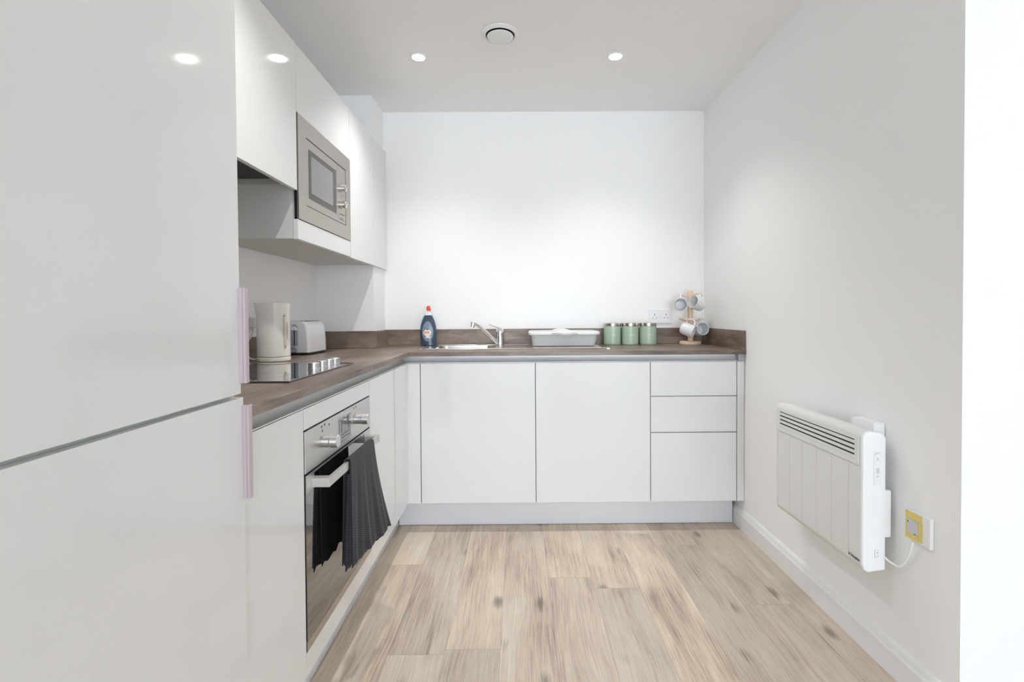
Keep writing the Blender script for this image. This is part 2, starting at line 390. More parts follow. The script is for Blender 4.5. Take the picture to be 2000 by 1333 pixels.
# ================================================================== CABINETS
G = 0.0018
def door_x(parent, name, y0, y1, z0, z1, x=XD, th=0.018, mat='gloss', label=None):
    b = bm_new(); bx(b, x - th, x, y0 + G, y1 - G, z0, z1, 0.0012); return obj(name, b, M[mat], parent, label)
def door_y(parent, name, x0, x1, z0, z1, y=YD, th=0.018, mat='gloss', label=None):
    b = bm_new(); bx(b, x0 + G, x1 - G, y, y + th, z0, z1, 0.0012); return obj(name, b, M[mat], parent, label)
def carcase_left(parent, y0, y1, hollow=None):
    b = bm_new()
    if hollow is None:
        bx(b, XL + .003, XD - .0195, y0 + .0005, y1 - .0005, .152, .884); bx(b, XL + .003, XD - .045, y0 + .0005, y1 - .0005, .884, ZU - .001)
    else:
        z0, z1 = hollow; x0, x1 = XL + .003, XD - .0195
        bx(b, x0, x1, y0 + .0005, y0 + .0165, .152, .884); bx(b, x0, x1, y1 - .0165, y1 - .0005, .152, .884)
        bx(b, x0, x1, y0 + .017, y1 - .017, .152, z0); bx(b, x0, x1, y0 + .017, y1 - .017, z1, .884)
        bx(b, x0, XD - .045, y0 + .0005, y1 - .0005, .884, ZU - .001)
    obj('carcase', b, M['carcase'], parent, smooth=False)
def carcase_back(parent, x0, x1):
    b = bm_new(); bx(b, x0 + .0005, x1 - .0005, YD + .0195, YB - .003, .152, .884)
    bx(b, x0 + .0005, x1 - .0005, YD + .045, YB - .003, .884, ZU - .001 if x0 > 0.1 else .886); obj('carcase', b, M['carcase'], parent, smooth=False)

# tall fridge freezer
FY0, FY1, XF = 0.447, 1.048, -0.570
t = thing('fridge_freezer', 'tall glossy pale grey integrated fridge freezer filling the left of the view', 'fridge freezer', (-.88, .775, 0))
b = bm_new(); bx(b, XL + .003, XF - .0195, FY0, FY1 - .001, .152, 2.165); obj('housing', b, M['carcase'], t, smooth=False)
b = bm_new(); bx(b, XL + .003, -.663, FY0, FY1 - .001, .002, .150); obj('plinth', b, M['plinth'], t, smooth=False)
def edge_handle(parent, x, y, z0, z1, nm='handle'):
    # grip profile standing off the door's far edge, with a fine groove down it
    b = bm_new()
    prof = [(x - .001, y - .012), (x + .013, y - .012), (x + .014, y - .010), (x + .014, y - .001), (x + .0125, y + .0005), (x + .0095, y + .0005), (x + .0088, y + .002), (x + .0080, y + .0005), (x - .001, y + .0005)]
    prof = [(x + .0002, y - .0035), (x + .0088, y - .0035), (x + .0092, y - .0022), (x + .0100, y - .0022), (x + .0104, y - .0035), (x + .0135, y - .0035), (x + .0145, y - .0025), (x + .0145, y + .010), (x + .013, y + .0115), (x + .011, y + .0115), (x + .011, y + .002), (x + .0002, y + .002)]
    prism(b, prof, 'z', z0, z1); obj(nm, b, M['pink'], parent, 'rose-tinted aluminium edge handle', smooth=False)
d = door_x(t, 'fridge_door', FY0, FY1 - .006, .9810, 2.165, x=XF); edge_handle(d, XF, FY1 - .012, 1.003, 1.197)
d = door_x(t, 'freezer_door', FY0, FY1 + .002, ZD0, .9725, x=XF); edge_handle(d, XF, FY1 - .004, .764, .957)

# base units, left run
OY0, OY1 = 1.368, 1.972
t = thing('base_cabinet', 'narrow white gloss base cabinet between the fridge freezer and the oven', 'cabinet', (-.89, 1.22, .15), group='white gloss base cabinets')
carcase_left(t, FY1 + .001, OY0); door_x(t, 'door', FY1 + .009, OY0, ZD0, ZD1)
t = thing('oven_housing', 'white gloss cabinet frame with slim panels above and below the built-in oven', 'cabinet', (-.89, 1.67, .15), group='white gloss base cabinets')
carcase_left(t, OY0, OY1, (.215, .835)); door_x(t, 'top_panel', OY0, OY1, .8285, ZD1); door_x(t, 'bottom_panel', OY0, OY1, ZD0, .2195)
t = thing('base_cabinet', 'white gloss base cabinet with one door, just beyond the oven', 'cabinet', (-.89, 2.16, .15), group='white gloss base cabinets')
carcase_left(t, OY1, 2.352); door_x(t, 'door', OY1, 2.352, ZD0, ZD1)
t = thing('corner_cabinet', 'white gloss corner unit with blank panel and upright corner post', 'cabinet', (-.89, 2.7, .15), group='white gloss base cabinets')
b = bm_new(); bx(b, XL + .003, XD - .0195, 2.353, YX - .003, .152, .884); bx(b, XL + .003, XD - .045, 2.353, YX - .003, .884, ZU - .001)
bx(b, XX + .003, -.517, YX - .002, YB - .003, .152, .884); bx(b, XD - .0195, -.5175, YD + .0195, YX - .003, .152, .884)
obj('carcase', b, M['carcase'], t, smooth=False)
door_x(t, 'blank_panel', 2.352, 2.572, ZD0, ZD1)
b = bm_new(); prism(b, [(XD, 2.5725), (XD, YD), (-.5172, YD), (-.5172, YD + .018), (XD - .018, YD + .018), (XD - .018, 2.5725)], 'z', ZD0, ZD1)
obj('corner_post', b, M['gloss'], t, smooth=False)
# base units, back run
DX0 = -.5154; X1, X2, X3 = DX0 + .5985, DX0 + 1.197, DX0 + 1.648
t = thing('base_cabinet', 'white gloss base cabinet with one wide door under the sink bowl', 'cabinet', (DX0 + .3, 2.93, .15), group='white gloss base cabinets')
b = bm_new(); bx(b, DX0 + .0005, DX0 + .0165, YD + .0195, YB - .003, .152, .884); bx(b, X1 - .0165, X1 - .0005, YD + .0195, YB - .003, .152, .884)
bx(b, DX0 + .017, X1 - .017, YD + .0195, YB - .003, .152, .168); bx(b, DX0 + .017, X1 - .017, YB - .015, YB - .003, .168, .884)
obj('carcase', b, M['carcase'], t, smooth=False); door_y(t, 'door', DX0, X1, ZD0, ZD1)
t = thing('base_cabinet', 'white gloss cabinet with one wide door below the draining board, beside the drawers', 'cabinet', (X1 + .3, 2.93, .15), group='white gloss base cabinets')
b = bm_new(); bx(b, X1 + .0005, X2 - .0005, YD + .0195, YB - .003, .152, .884)
obj('carcase', b, M['carcase'], t, smooth=False); door_y(t, 'door', X1, X2, ZD0, ZD1)
t = thing('drawer_cabinet', 'white gloss cabinet with three stacked handleless drawers at the right end', 'drawers', (X2 + .22, 2.93, .15), group='white gloss base cabinets')
carcase_back(t, X2, X3)
for z0, z1 in ((.709, ZD1), (.5195, .7045), (ZD0, .515)): door_y(t, 'drawer', X2, X3, z0, z1)
b = bm_new(); bx(b, X3 + .002, XR - .002, YD, YD + .018, ZD0, ZD1, 0.001); bx(b, X3 + .002, X3 + .018, YD + .0185, YB - .003, .152, .884)
single('filler_panel', b, M['gloss'], 'narrow white filler strip between the drawers and the right wall', 'filler panel')

# handleless finger rails under the worktop
def rail_profile(f, s):
    """f = door front coordinate, s = +1 if depth grows with the coordinate"""
    P = []
    for k in range(9):
        a = PI / 2 * k / 8
        P.append((f + s * (.012 + .020 * math.sin(a)), .8905 + .0325 * (1 - math.cos(a))))
    pts = [(f + s * .002, .8905)] + P + [(f + s * .032, ZU - .001), (f + s * .042, ZU - .001), (f + s * .042, .8875), (f + s * .002, .8875)]
    return pts
b = bm_new(); prism(b, rail_profile(XD, -1), 'y', FY1 + .009, YD + .0015)
single('finger_rail', b, M['alu_y'], 'pale satin recessed grip rail under the left worktop, above the oven', 'handle rail', autos=40)
t = thing('finger_rail', 'pale satin recessed grip rail under the back worktop, above the three drawers and doors', 'handle rail', (0.3, YD, .8875))
b = bm_new(); prism(b, rail_profile(YD, 1), 'x', XD - .042, 1.1385); obj('rail', b, M['alu'], t)
b = bm_new(); bx(b, 1.139, XR - .002, YD - .003, YD + .03, .8875, ZU - .001, .002); obj('end_cap', b, M['capgrey'], t, 'grey plastic end cap')
# plinths
b = bm_new(); bx(b, -.676, -.660, FY1 + .001, 2.735, .002, .1505); bx(b, -.6595, -.6580, FY1 + .001, 2.735, .002, .008)
single('plinth', b, M['plinth'], 'white plinth below the oven run', 'plinth', smooth=False)
b = bm_new(); bx(b, -.656, XR - .0225, 2.735, 2.751, .002, .1505); bx(b, -.656, XR - .0225, 2.733, 2.7345, .002, .008)
single('plinth', b, M['plinth'], 'long white plinth below the sink run', 'plinth', smooth=False)

# ================================================================== WORKTOP
SX0, SX1, SY0, SY1 = -.487, -.150, 2.845, 3.130    # cut-out for the bowl
t = thing('worktop', 'L-shaped dark oak laminate worktop with matching upstands', 'worktop', (-.4, 2.7, ZU))
b = bm_new(); bx(b, XL + .002, XW, FY1 + .009, YX - .002, ZU, ZW, .0015); obj('left_slab', b, M['work_y'], t)
b = bm_new(); x0, x1, y0, y1 = XW + .0003, XR - .002, YW, YB - .002
for q in ((x0, x1, y0, SY0), (x0, SX0, SY0, SY1), (SX1, x1, SY0, SY1), (x0, x1, SY1, y1)): bx(b, *q, ZU, ZW)
bx(b, XX + .002, x0, YX - .0015, y1, ZU, ZW); obj('back_slab', b, M['work_x'], t, smooth=False)
UT = 1.047
def upst(q, m, bev=.0012):
    b = bm_new(); bx(b, *q, ZW + .0005, UT, bev); obj('upstand', b, M[m], t)
upst((XL + .002, XL + .020, FY1 + .001, YX - .021), 'work_y'); upst((XL + .002, XX + .0185, YX - .020, YX - .002), 'work_x')
upst((XX + .002, XX + .020, YX - .0015, YB - .021), 'work_y'); upst((XX + .002, XR - .021, YB - .020, YB - .002), 'work_x')
upst((XR - .020, XR - .002, YW + .004, YB - .0025), 'work_y')

# ================================================================== WALL CABINETS
HY0, HY1, MY1, CY1 = 1.325, 1.926, 2.526, 2.910
xb, xf = XL + .003, XU - .0195
t = thing('wall_cabinet', 'white gloss wall cabinet with a short door above the cooker hood', 'wall cabinet', (-1.0, 1.63, 1.6), group='white gloss wall cabinets')
b = bm_new(); bx(b, xb, xf, FY1 + .001, HY0 - .0005, 1.655, ZU1); bx(b, xb, xf, HY0, HY1 - .0005, 1.700, ZU1); obj('carcase', b, M['carcase'], t, smooth=False)
door_x(t, 'filler_panel', FY1 + .001, HY0, 1.612, ZU1, x=XU); door_x(t, 'door', HY0, HY1, 1.612, ZU1, x=XU)
t = thing('wall_cabinet', 'white gloss wall cabinet framing the built-in microwave', 'wall cabinet', (-1.0, 2.22, 1.43), group='white gloss wall cabinets')
b = bm_new(); bx(b, xb, xf, HY1 + .0005, HY1 + .017, ZU0 + .002, ZU1); bx(b, xb, xf, MY1 - .017, MY1 - .0005, ZU0 + .002, ZU1)
bx(b, xb, xf, HY1 + .0172, MY1 - .0172, ZU0 + .018, 1.495); bx(b, xb, xf, HY1 + .0172, MY1 - .0172, 1.912, ZU1); bx(b, xb, xb + .01, HY1 + .0172, MY1 - .0172, 1.496, 1.911)
obj('carcase', b, M['carcase'], t, smooth=False)
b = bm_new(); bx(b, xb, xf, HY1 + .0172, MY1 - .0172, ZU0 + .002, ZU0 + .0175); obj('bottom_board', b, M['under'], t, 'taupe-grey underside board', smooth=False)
door_x(t, 'top_panel', HY1, MY1, 1.908, ZU1, x=XU); door_x(t, 'bottom_panel', HY1, MY1, ZU0, 1.5055, x=XU)
t = thing('wall_cabinet', 'plain white gloss wall cabinet right of the microwave, reaching the back wall', 'wall cabinet', (-1.0, 2.85, 1.43), group='white gloss wall cabinets')
b = bm_new(); bx(b, xb, xf, MY1 + .0005, YX - .002, ZU0 + .018, ZU1); obj('carcase', b, M['carcase'], t, smooth=False)
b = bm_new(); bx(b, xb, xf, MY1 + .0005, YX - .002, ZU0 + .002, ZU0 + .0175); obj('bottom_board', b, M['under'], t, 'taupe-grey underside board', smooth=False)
door_x(t, 'door', MY1, CY1, ZU0 - .004, ZU1, x=XU, th=.013)
b = bm_new(); bx(b, XU - .013, XU, CY1 + G, YB - .002, ZU0 - .004, ZU1, .001); obj('filler_panel', b, M['gloss'], t)

# cooker hood under its cabinet
t = thing('cooker_hood', 'dark built-in cooker hood tucked under the wall cabinet by the fridge freezer', 'cooker hood', (-1.0, 1.63, 1.62))
b = bm_new(); x0, x1, y0, y1 = xb, xf + .001, HY0 + .002, HY1 - .002
bx(b, x0, x1, y0, y1, 1.660, 1.698)
bx(b, x1 - .022, x1, y0, y1, 1.628, 1.6595); bx(b, x0, x0 + .03, y0, y1, 1.635, 1.6595)
bx(b, x0 + .0305, x1 - .0225, y1 - .014, y1, 1.632, 1.6595); bx(b, x0 + .0305, x1 - .0225, y0, y0 + .014, 1.632, 1.6595)
obj('canopy', b, M['alu_y'], t, smooth=False)
b = bm_new(); bx(b, x0 + .031, x1 - .023, y0 + .0145, y1 - .0145, 1.652, 1.6595)
for k in range(2): bx(b, x0 + .045, x1 - .04, y0 + .03 + k * .285, y0 + .285 + k * .27, 1.645, 1.6515, .003)
obj('filter', b, M['filter'], t, 'dark metal grease filters')
b = bm_new(); bx(b, -1.02, -.97, y0 + .20, y1 - .20, 1.636, 1.6445, .004); bx(b, x0 + .10, x0 + .16, y1 - .12, y1 - .06, 1.640, 1.6448, .003); obj('latch', b, M['darkgrey'], t)

# microwave
t = thing('microwave', 'built-in microwave with taupe steel trim, two knobs and a grey window', 'microwave', (-1.0, 2.225, 1.51))
y0, y1, z0, z1 = 1.931, 2.5225, 1.5075, 1.9055
iy0, iy1, iz0, iz1 = 2.004, 2.457, 1.570, 1.837
b = bm_new()
for q in ((y0, iy0, z0, z1), (iy1, y1, z0, z1), (iy0, iy1, z0, iz0), (iy0, iy1, iz1, z1)): bx(b, XU - .004, XU + .003, *q)
obj('trim_frame', b, M['warmsteel'], t, smooth=False)
b = bm_new(); bx(b, XU - .20, XU - .010, iy0 + .001, iy1 - .001, iz0 + .001, iz1 - .001); bx(b, XU - .18, XU - .0045, y0 + .02, y0 + .03, z0 + .01, z1 - .01); obj('body', b, M['void'], t, smooth=False)
g = .0028
b = bm_new(); bx(b, XU - .0095, XU + .002, iy0 + g, 2.3480, iz0 + g, iz1 - g, .001); dr = obj('door', b, M['warmsteel'], t)
b = bm_new(); bx(b, XU + .0021, XU + .0029, 2.028, 2.330, 1.604, 1.799); sr = obj('window_surround', b, M['mwsurround'], dr, 'dark grey-brown window surround', smooth=False)
b = bm_new(); bx(b, XU + .0030, XU + .0034, 2.049, 2.286, 1.629, 1.777); obj('window', b, M['mwglass'], dr, 'mid-grey glass window', smooth=False)
b = bm_new(); bx(b, XU - .0095, XU + .002, 2.3492, iy1 - g, iz0 + g, iz1 - g, .001); cp = obj('control_panel', b, M['warmsteel'], t)
def knob_x(parent, x, y, z, r, d, mat, nm='knob', tick=True):
    bm = bm_new(); prof = [(0, 0), (r * 1.08, 0), (r * 1.08, d * .12), (r, d * .16), (r, d * .92), (r * .9, d), (0, d)]
    lathe(bm, prof, 0, 0, 32)
    bmesh.ops.transform(bm, matrix=Matrix.Translation((x, y, z)) @ Matrix.Rotation(PI / 2, 4, 'Y'), verts=bm.verts)
    return obj(nm, bm, M[mat], parent)
for z in (1.735, 1.659):
    b = bm_new(); lathe(b, [(0, 0), (.019, 0), (.019, .004), (.0165, .006), (.0165, .020), (.015, .0215), (0, .0215)], 0, 0, 36)
    bx(b, -.0035, .0035, -.0155, .0155, .0216, .026, .001)
    bmesh.ops.transform(b, matrix=Matrix.Translation((XU + .0022, 2.398, z)) @ Matrix.Rotation(PI / 2, 4, 'Y') @ Matrix.Rotation(.5, 4, 'Z'), verts=b.verts)
    obj('knob', b, M['chrome'], t)
b = bm_new(); bx(b, XU + .0021, XU + .0032, 2.372, 2.432, 1.6125, 1.6145); bx(b, XU + .0021, XU + .0032, 2.372, 2.432, 1.587, 1.589); bx(b, XU + .0021, XU + .0024, 2.385, 2.415, 1.594, 1.5965)
obj('release_button', b, M['print'], t, 'dark outline of the door release button', smooth=False)

# ================================================================== OVEN
t = thing('oven', 'built-in stainless steel and black glass oven under the hob', 'oven', (-.85, 1.67, .22))
oy0, oy1 = OY0 + .003, OY1 - .003
b = bm_new(); bx(b, -1.10, XD - .021, oy0 + .018, oy1 - .018, .245, .815); obj('body', b, M['void'], t, smooth=False)
b = bm_new(); bx(b, XD - .0205, XD - .004, oy0, oy1, .221, .827); obj('surround', b, M['void'], t, smooth=False)
b = bm_new(); bx(b, XD - .0035, XD + .002, oy0, oy1, .709, .8245, .001); obj('control_panel', b, M['steel'], t)
b = bm_new(); bx(b, XD + .0022, XD + .0028, 1.628, 1.742, .7265, .806)
ds = obj('display', b, M['lcd'], t, 'grey oven clock display', smooth=False)
b = bm_new()
for z in (.7385, .749): bx(b, XD + .0029, XD + .0031, 1.640, 1.732, z, z + .0022)
bx(b, XD + .0029, XD + .0031, 1.650, 1.655, .757, .796); bx(b, XD + .0029, XD + .0031, 1.716, 1.722, .757, .796); bx(b, XD + .0029, XD + .0031, 1.640, 1.732, .797, .799)
obj('display_marks', b, M['print'], ds, smooth=False)
for (y, z) in ((1.487, .813), (1.51, .815), (1.545, .8075), (1.492, .800), (1.775, .814), (1.797, .815)):
    b = bm_new(); bx(b, XD + .0022, XD + .0025, y - .003, y + .003, z - .0035, z + .0035)
    obj('printed_symbol', b, M['print'], t, smooth=False)
for y, z in ((1.495, .769), (1.792, .7735)):
    b = bm_new(); lathe(b, [(0, 0), (.0180, 0), (.0180, .022), (.0165, .0235), (0, .0235)], 0, 0, 40)
    bmesh.ops.transform(b, matrix=Matrix.Translation((XD + .0022, y, z)) @ Matrix.Rotation(PI / 2, 4, 'Y'), verts=b.verts)
    k = obj('knob', b, M['steel'], t)
    b = bm_new(); lathe(b, [(0, .0245), (.0180, .0245), (.0190, .0255), (.0190, .045), (.0178, .0465), (0, .0468)], 0, 0, 40)
    bmesh.ops.transform(b, matrix=Matrix.Translation((XD + .0022, y, z)) @ Matrix.Rotation(PI / 2, 4, 'Y'), verts=b.verts)
    obj('knob_cap', b, M['knob'], k)
b = bm_new(); bx(b, XD - .0035, XD + .001, oy0 + .002, oy1 - .002, .2495, .7035, .001); dr = obj('door', b, M['black'], t, 'black glass oven door')
b = bm_new(); bx(b, XD - .0035, XD + .0018, oy0 + .002, oy1 - .002, .222, .2485, .001); obj('door_bottom_trim', b, M['warmsteel'], dr)  # brushed steel; the floor's brownish reflection is put into its warm colour
b = bm_new()
bx(b, XD + .0012, XD + .0022, oy0 + .003, oy0 + .058, .655, .703); bx(b, XD + .0012, XD + .0022, oy1 - .075, oy1 - .003, .655, .703); bx(b, XD + .0012, XD + .002, oy0 + .06, oy1 - .077, .6975, .703)
obj('door_steel_corners', b, M['steel'], dr, smooth=False)
b = bm_new(); hy0, hy1, hx0, hx1 = 1.408, 1.918, XD + .0425, XD + .0525
outer = [(XD + .0025, hy0), (hx1, hy0), (hx1, hy1), (XD + .0025, hy1)]
prism(b, outer + [(XD + .0025, hy1 - .026), (hx0, hy1 - .026), (hx0, hy0 + .026), (XD + .0025, hy0 + .026)], 'z', .6620, .6865)
obj('handle', b, M['steel'], dr, 'flat steel bar handle', smooth=False)

# ================================================================== TOWEL
def towel():
    b = bm_new()
    def sheet(pathf, n, m, v0=0.0, v1=1.0):
        rows = []
        for i in range(n + 1):
            u = i / n; rows.append([b.verts.new(pathf(u, v0 + (v1 - v0) * j / m)) for j in range(m + 1)])
        for i in range(n):
            for j in range(m): b.faces.new((rows[i][j], rows[i + 1][j], rows[i + 1][j + 1], rows[i][j + 1]))
    zt = .6895
    def yy(t, v): return (1.572 - .012 * t) + (.255 + .055 * t) * v
    def front(t, v):   # t 0 top .. 1 bottom
        x = hx1 + .003 + .050 * t ** 1.4 * (0.10 + 0.9 * v ** 1.1) + .004 * t * math.sin(v * 17 + 1) + .002 * t * math.sin(v * 41 + t * 4)
        return Vector((x, yy(t, v), zt - .332 * t + .004 * t * math.sin(v * 23) + .006 * t * v))
    def back(t, v):
        x = hx0 - .004 - .006 * t + .0025 * t * math.sin(v * 15)
        return Vector((x, yy(t * .6, v) - .006, zt - .325 * t + .005 * t * math.sin(v * 27)))
    N1 = 26
    def over(u, v):
        if u < .46: return front(1 - u / .46, v)
        if u > .54: return back((u - .54) / .46, v)
        s = (u - .46) / .08; f, k = front(0, v), back(0, v); p = f.lerp(k, s); p.z += .0035 * math.sin(PI * s); return p
    sheet(over, 60, 40)
    for dx, dy, dl in ((-.006, -.010, 0), (-.013, -.022, .006), (-.019, -.014, -.008)):
        def inner(u, v, dx=dx, dy=dy, dl=dl):
            t = .14 + .86 * u; p = front(t, v); lim = dx * (0.35 + 0.65 * t)
            return Vector((p.x + lim - .003 * t * v, p.y + dy * min(1, t * 1.3) * (1 - v), p.z - dl * t + .006 * math.sin(v * 6 + dx * 900) * t))
        sheet(inner, 24, 24, 0, .93)
    o = single('tea_towel', b, M['towel'], 'dark charcoal ribbed tea towel folded over the oven handle', 'towel', autos=180)
    md = o.modifiers.new('thickness', 'SOLIDIFY'); md.thickness = .003; md.offset = 0
    return o
towel()

# ================================================================== HOB
t = thing('hob', 'black glass electric hob with four knobs, set in the left worktop', 'hob', (-.89, 1.74, ZW))
b = bm_new(); bx(b, -1.135, -.660, 1.455, 2.022, ZW + .0006, ZW + .0052, .0012); obj('glass', b, M['hobglass'], t)
b = bm_new(); bx(b, -1.125, -.668, 1.463, 2.014, ZW + .0001, ZW + .0005); obj('seal', b, M['void'], t, smooth=False)
for y in (1.787, 1.860, 1.925, 1.985):
    b = bm_new(); z = ZW + .0053; lathe(b, [(0, z), (.0205, z), (.0205, z + .002), (.0195, z + .003), (.0190, z + .021), (.0175, z + .0225), (0, z + .0228)], -.722, y, 36); obj('knob', b, M['knob'], t)
for cx_, cy_, r in ((-1.0, 1.60, .09), (-.80, 1.60, .07), (-1.0, 1.87, .07)):
    b = bm_new(); z = ZW + .00525; lathe(b, [(r - .001, z), (r, z), (r, z + .00008), (r - .001, z + .00008)], cx_, cy_, 64); obj('cooking_zone_ring', b, M['darkgrey'], t, smooth=False)

# ================================================================== SINK AND TAP
t = thing('sink', 'stainless steel inset sink with left bowl and ribbed right draining board', 'sink', (-.03, 2.97, ZW))
px0, px1, py0, py1 = -.552, .497, 2.782, 3.160
b = bm_new(); zt = ZW + .0028
bw = (SX0 + .012, SX1 - .012, SY0 + .012, SY1 - .012)
for q in ((px0, px1, py0, bw[2]), (px0, bw[0], bw[2], bw[3]), (bw[1], px1, bw[2], bw[3]), (px0, px1, bw[3], py1)): bx(b, *q, ZW + .0004, zt)
# rounded raised rim all round
rim = []
for (cx_, cy_, a0) in ((px1 - .03, py1 - .03, 0), (px0 + .03, py1 - .03, 90), (px0 + .03, py0 + .03, 180), (px1 - .03, py0 + .03, 270)):
    for k in range(7): a = math.radians(a0 + 15 * k); rim.append((cx_ + .03 * math.cos(a), cy_ + .03 * math.sin(a), zt))
rim.append(rim[0]); tube(b, rim, .0035, 8, caps=False)
obj('rim_plate', b, M['sink'], t)
b = bm_new(); x0, x1, y0, y1 = bw; zb = .80
vs = []
def ring(ins, z, n=6, r=.035):
    out = []
    for (cx_, cy_, a0) in ((x1 - r, y1 - r, 0), (x0 + r, y1 - r, 90), (x0 + r, y0 + r, 180), (x1 - r, y0 + r, 270)):
        for k in range(n + 1):
            a = math.radians(a0 + 90 * k / n); out.append(b.verts.new((cx_ + (r - ins) * math.cos(a), cy_ + (r - ins) * math.sin(a), z)))
    return out
rs = [ring(-.002, zt), ring(0, zt - .004), ring(.006, zb + .02), ring(.020, zb + .002), ring(.030, zb)]
for A, B in zip(rs, rs[1:]):
    for k in range(len(A)): b.faces.new((A[k], B[k], B[(k + 1) % len(A)], A[(k + 1) % len(A)]))
b.faces.new(rs[-1]); bo = obj('bowl', b, M['sink'], t)
b = bm_new(); lathe(b, [(.040, zb + .0005), (.040, zb + .003), (.034, zb + .003), (.032, zb + .001), (0, zb + .001)], (x0 + x1) / 2, (y0 + y1) / 2, 32); obj('drain', b, M['chrome'], bo)
b = bm_new()
for k in range(9): tube(b, [(.08, 2.83 + k * .036, zt + .0002), (.46, 2.83 + k * .036, zt + .0002)], .0028, 8)
obj('drainer_ribs', b, M['sink'], t)

t = thing('tap', 'chrome single-lever mixer tap with a long slanting spout behind the sink', 'tap', (-.117, 3.06, ZW + .003))
z = ZW + .0031; tx, ty = -.116, 3.062
b = bm_new(); lathe(b, [(0, z), (.0265, z), (.0265, z + .004), (.0235, z + .009), (.0225, z + .062), (.0235, z + .068), (.024, z + .085), (.0215, z + .098), (.014, z + .106), (0, z + .108)], tx, ty, 36); obj('body', b, M['chrome'], t)
b = bm_new(); sp = smooth_path([(tx - .014, ty - .012, z + .018), (tx - .055, ty - .035, z + .058), (tx - .105, ty - .058, z + .108), (tx - .130, ty - .070, z + .128), (tx - .150, ty - .080, z + .136)], 6)
tube(b, sp, [.0115 - .0022 * i / (len(sp) - 1) for i in range(len(sp))], 14); obj('spout', b, M['chrome'], t)
b = bm_new(); e_ = Vector((tx - .154, ty - .082, z + .133)); dn = Vector((-.25, -.1, -1)).normalized(); tube(b, [e_ + Vector((0, 0, .012)), e_ + dn * .004, e_ + dn * .019], [.0125, .0125, .0115], 16); obj('aerator', b, M['chrome'], t)
b = bm_new(); lv = smooth_path([(tx + .004, ty, z + .104), (tx - .018, ty - .006, z + .112), (tx - .045, ty - .014, z + .121), (tx - .064, ty - .019, z + .129)], 5); tube(b, lv, [.009 - .004 * i / (len(lv) - 1) for i in range(len(lv))], 12, flat=.45); obj('lever', b, M['chrome'], t)

# ================================================================== DISHWASHING BOTTLE
bxc, byc, bz = -.556, 3.115, ZW + .0036
t = thing('washing_up_bottle', 'dark blue washing-up liquid bottle with red cap beside the sink', 'bottle', (bxc, byc, bz))
b = bm_new(); lathe(b, [(0, bz), (.040, bz), (.0455, bz + .004), (.049, bz + .05), (.0505, bz + .095), (.047, bz + .125), (.038, bz + .155), (.028, bz + .178), (.0215, bz + .186)], bxc, byc, 44, 1, .62, 2.3); obj('body', b, M['navy'], t)
b = bm_new(); lathe(b, [(.0225, bz + .1865), (.0215, bz + .192), (.0125, bz + .2085), (.0115, bz + .2125), (0, bz + .2125)], bxc, byc, 32, 1, .75); obj('neck', b, M['frost'], t, 'pale frosted neck')
b = bm_new(); lathe(b, [(0, bz + .213), (.0125, bz + .213), (.0125, bz + .228), (.009, bz + .2295), (.008, bz + .243), (0, bz + .244)], bxc + .003, byc, 28); bx(b, bxc - .009, bxc + .007, byc - .010, byc + .010, bz + .226, bz + .240, .003); obj('cap', b, M['red'], t, 'bright red flip cap')
def front_patch(pts, off, sx=1, sy=.62, pw=2.3):
    """patch of the bottle's front surface, slightly proud"""
    bb = bm_new(); prof = [(0, .040), (.004, .0455), (.05, .049), (.095, .0505), (.125, .047), (.155, .038), (.178, .028)]
    def rad(h):
        for (h0, r0), (h1, r1) in zip(prof, prof[1:]):
            if h <= h1: return r0 + (r1 - r0) * (h - h0) / (h1 - h0)
        return .028
    def P(x, h):
        r = rad(h) + off; c = min(.98, abs(x) / r); s = (max(0, 1 - c ** pw)) ** (1 / pw); return (bxc + x, byc - r * sy * s, bz + h)
    cxm = sum(p[0] for p in pts) / len(pts); czm = sum(p[1] for p in pts) / len(pts); R_ = 6; rings = []
    for k in range(1, R_ + 1): rings.append([bb.verts.new(P(cxm + (p[0] - cxm) * k / R_, czm + (p[1] - czm) * k / R_)) for p in pts])
    c0 = bb.verts.new(P(cxm, czm)); n = len(pts)
    for i in range(n): bb.faces.new((c0, rings[0][i], rings[0][(i + 1) % n]))
    for A, B in zip(rings, rings[1:]):
        for i in range(n): bb.faces.new((A[i], B[i], B[(i + 1) % n], A[(i + 1) % n]))
    return bb
lab = [(.034 * math.cos(a) * (1 if math.sin(a) < .2 else .9), .088 + .062 * math.sin(a)) for a in [2 * PI * k / 32 for k in range(32)]]
lf = obj('label', front_patch(lab, .0004), M['navy2'], t, 'grey-blue wrap label')
disc = [(-.002 + .0235 * math.cos(a), .080 + .020 * math.sin(a)) for a in [2 * PI * k / 24 for k in range(24)]]
obj('label_badge', front_patch(disc, .0010), M['label'], lf, 'cream badge')
b = bm_new()
for (x0, x1, h0, h1) in ((-.018, -.0145, .073, .088), (-.0145, -.009, .0845, .088), (-.0145, -.010, .0785, .0815), (-.007, -.004, .073, .088), (-.001, .002, .073, .088), (.002, .006, .0845, .088), (.006, .009, .073, .088), (.002, .006, .0785, .0815), (.012, .0145, .0735, .0795)):
    fp = front_patch([(x0, h0), (x1, h0), (x1, h1), (x0, h1)], .0016)
    me_ = bpy.data.meshes.new('tmp'); fp.to_mesh(me_); fp.free(); b.from_mesh(me_); bpy.data.meshes.remove(me_)
obj('badge_lettering', b, M['red'], lf, 'red lettering on the badge', smooth=False)
obj('badge_leaf', front_patch([(-.006, .096), (-.001, .094), (.006, .100), (.002, .108), (-.003, .106)], .0018), M['green'], lf, 'small green leaf print')
obj('label_band', front_patch([(-.012, .048), (.014, .046), (.016, .060), (-.010, .062)], .0012), M['frost'], lf, 'pale band of small print')

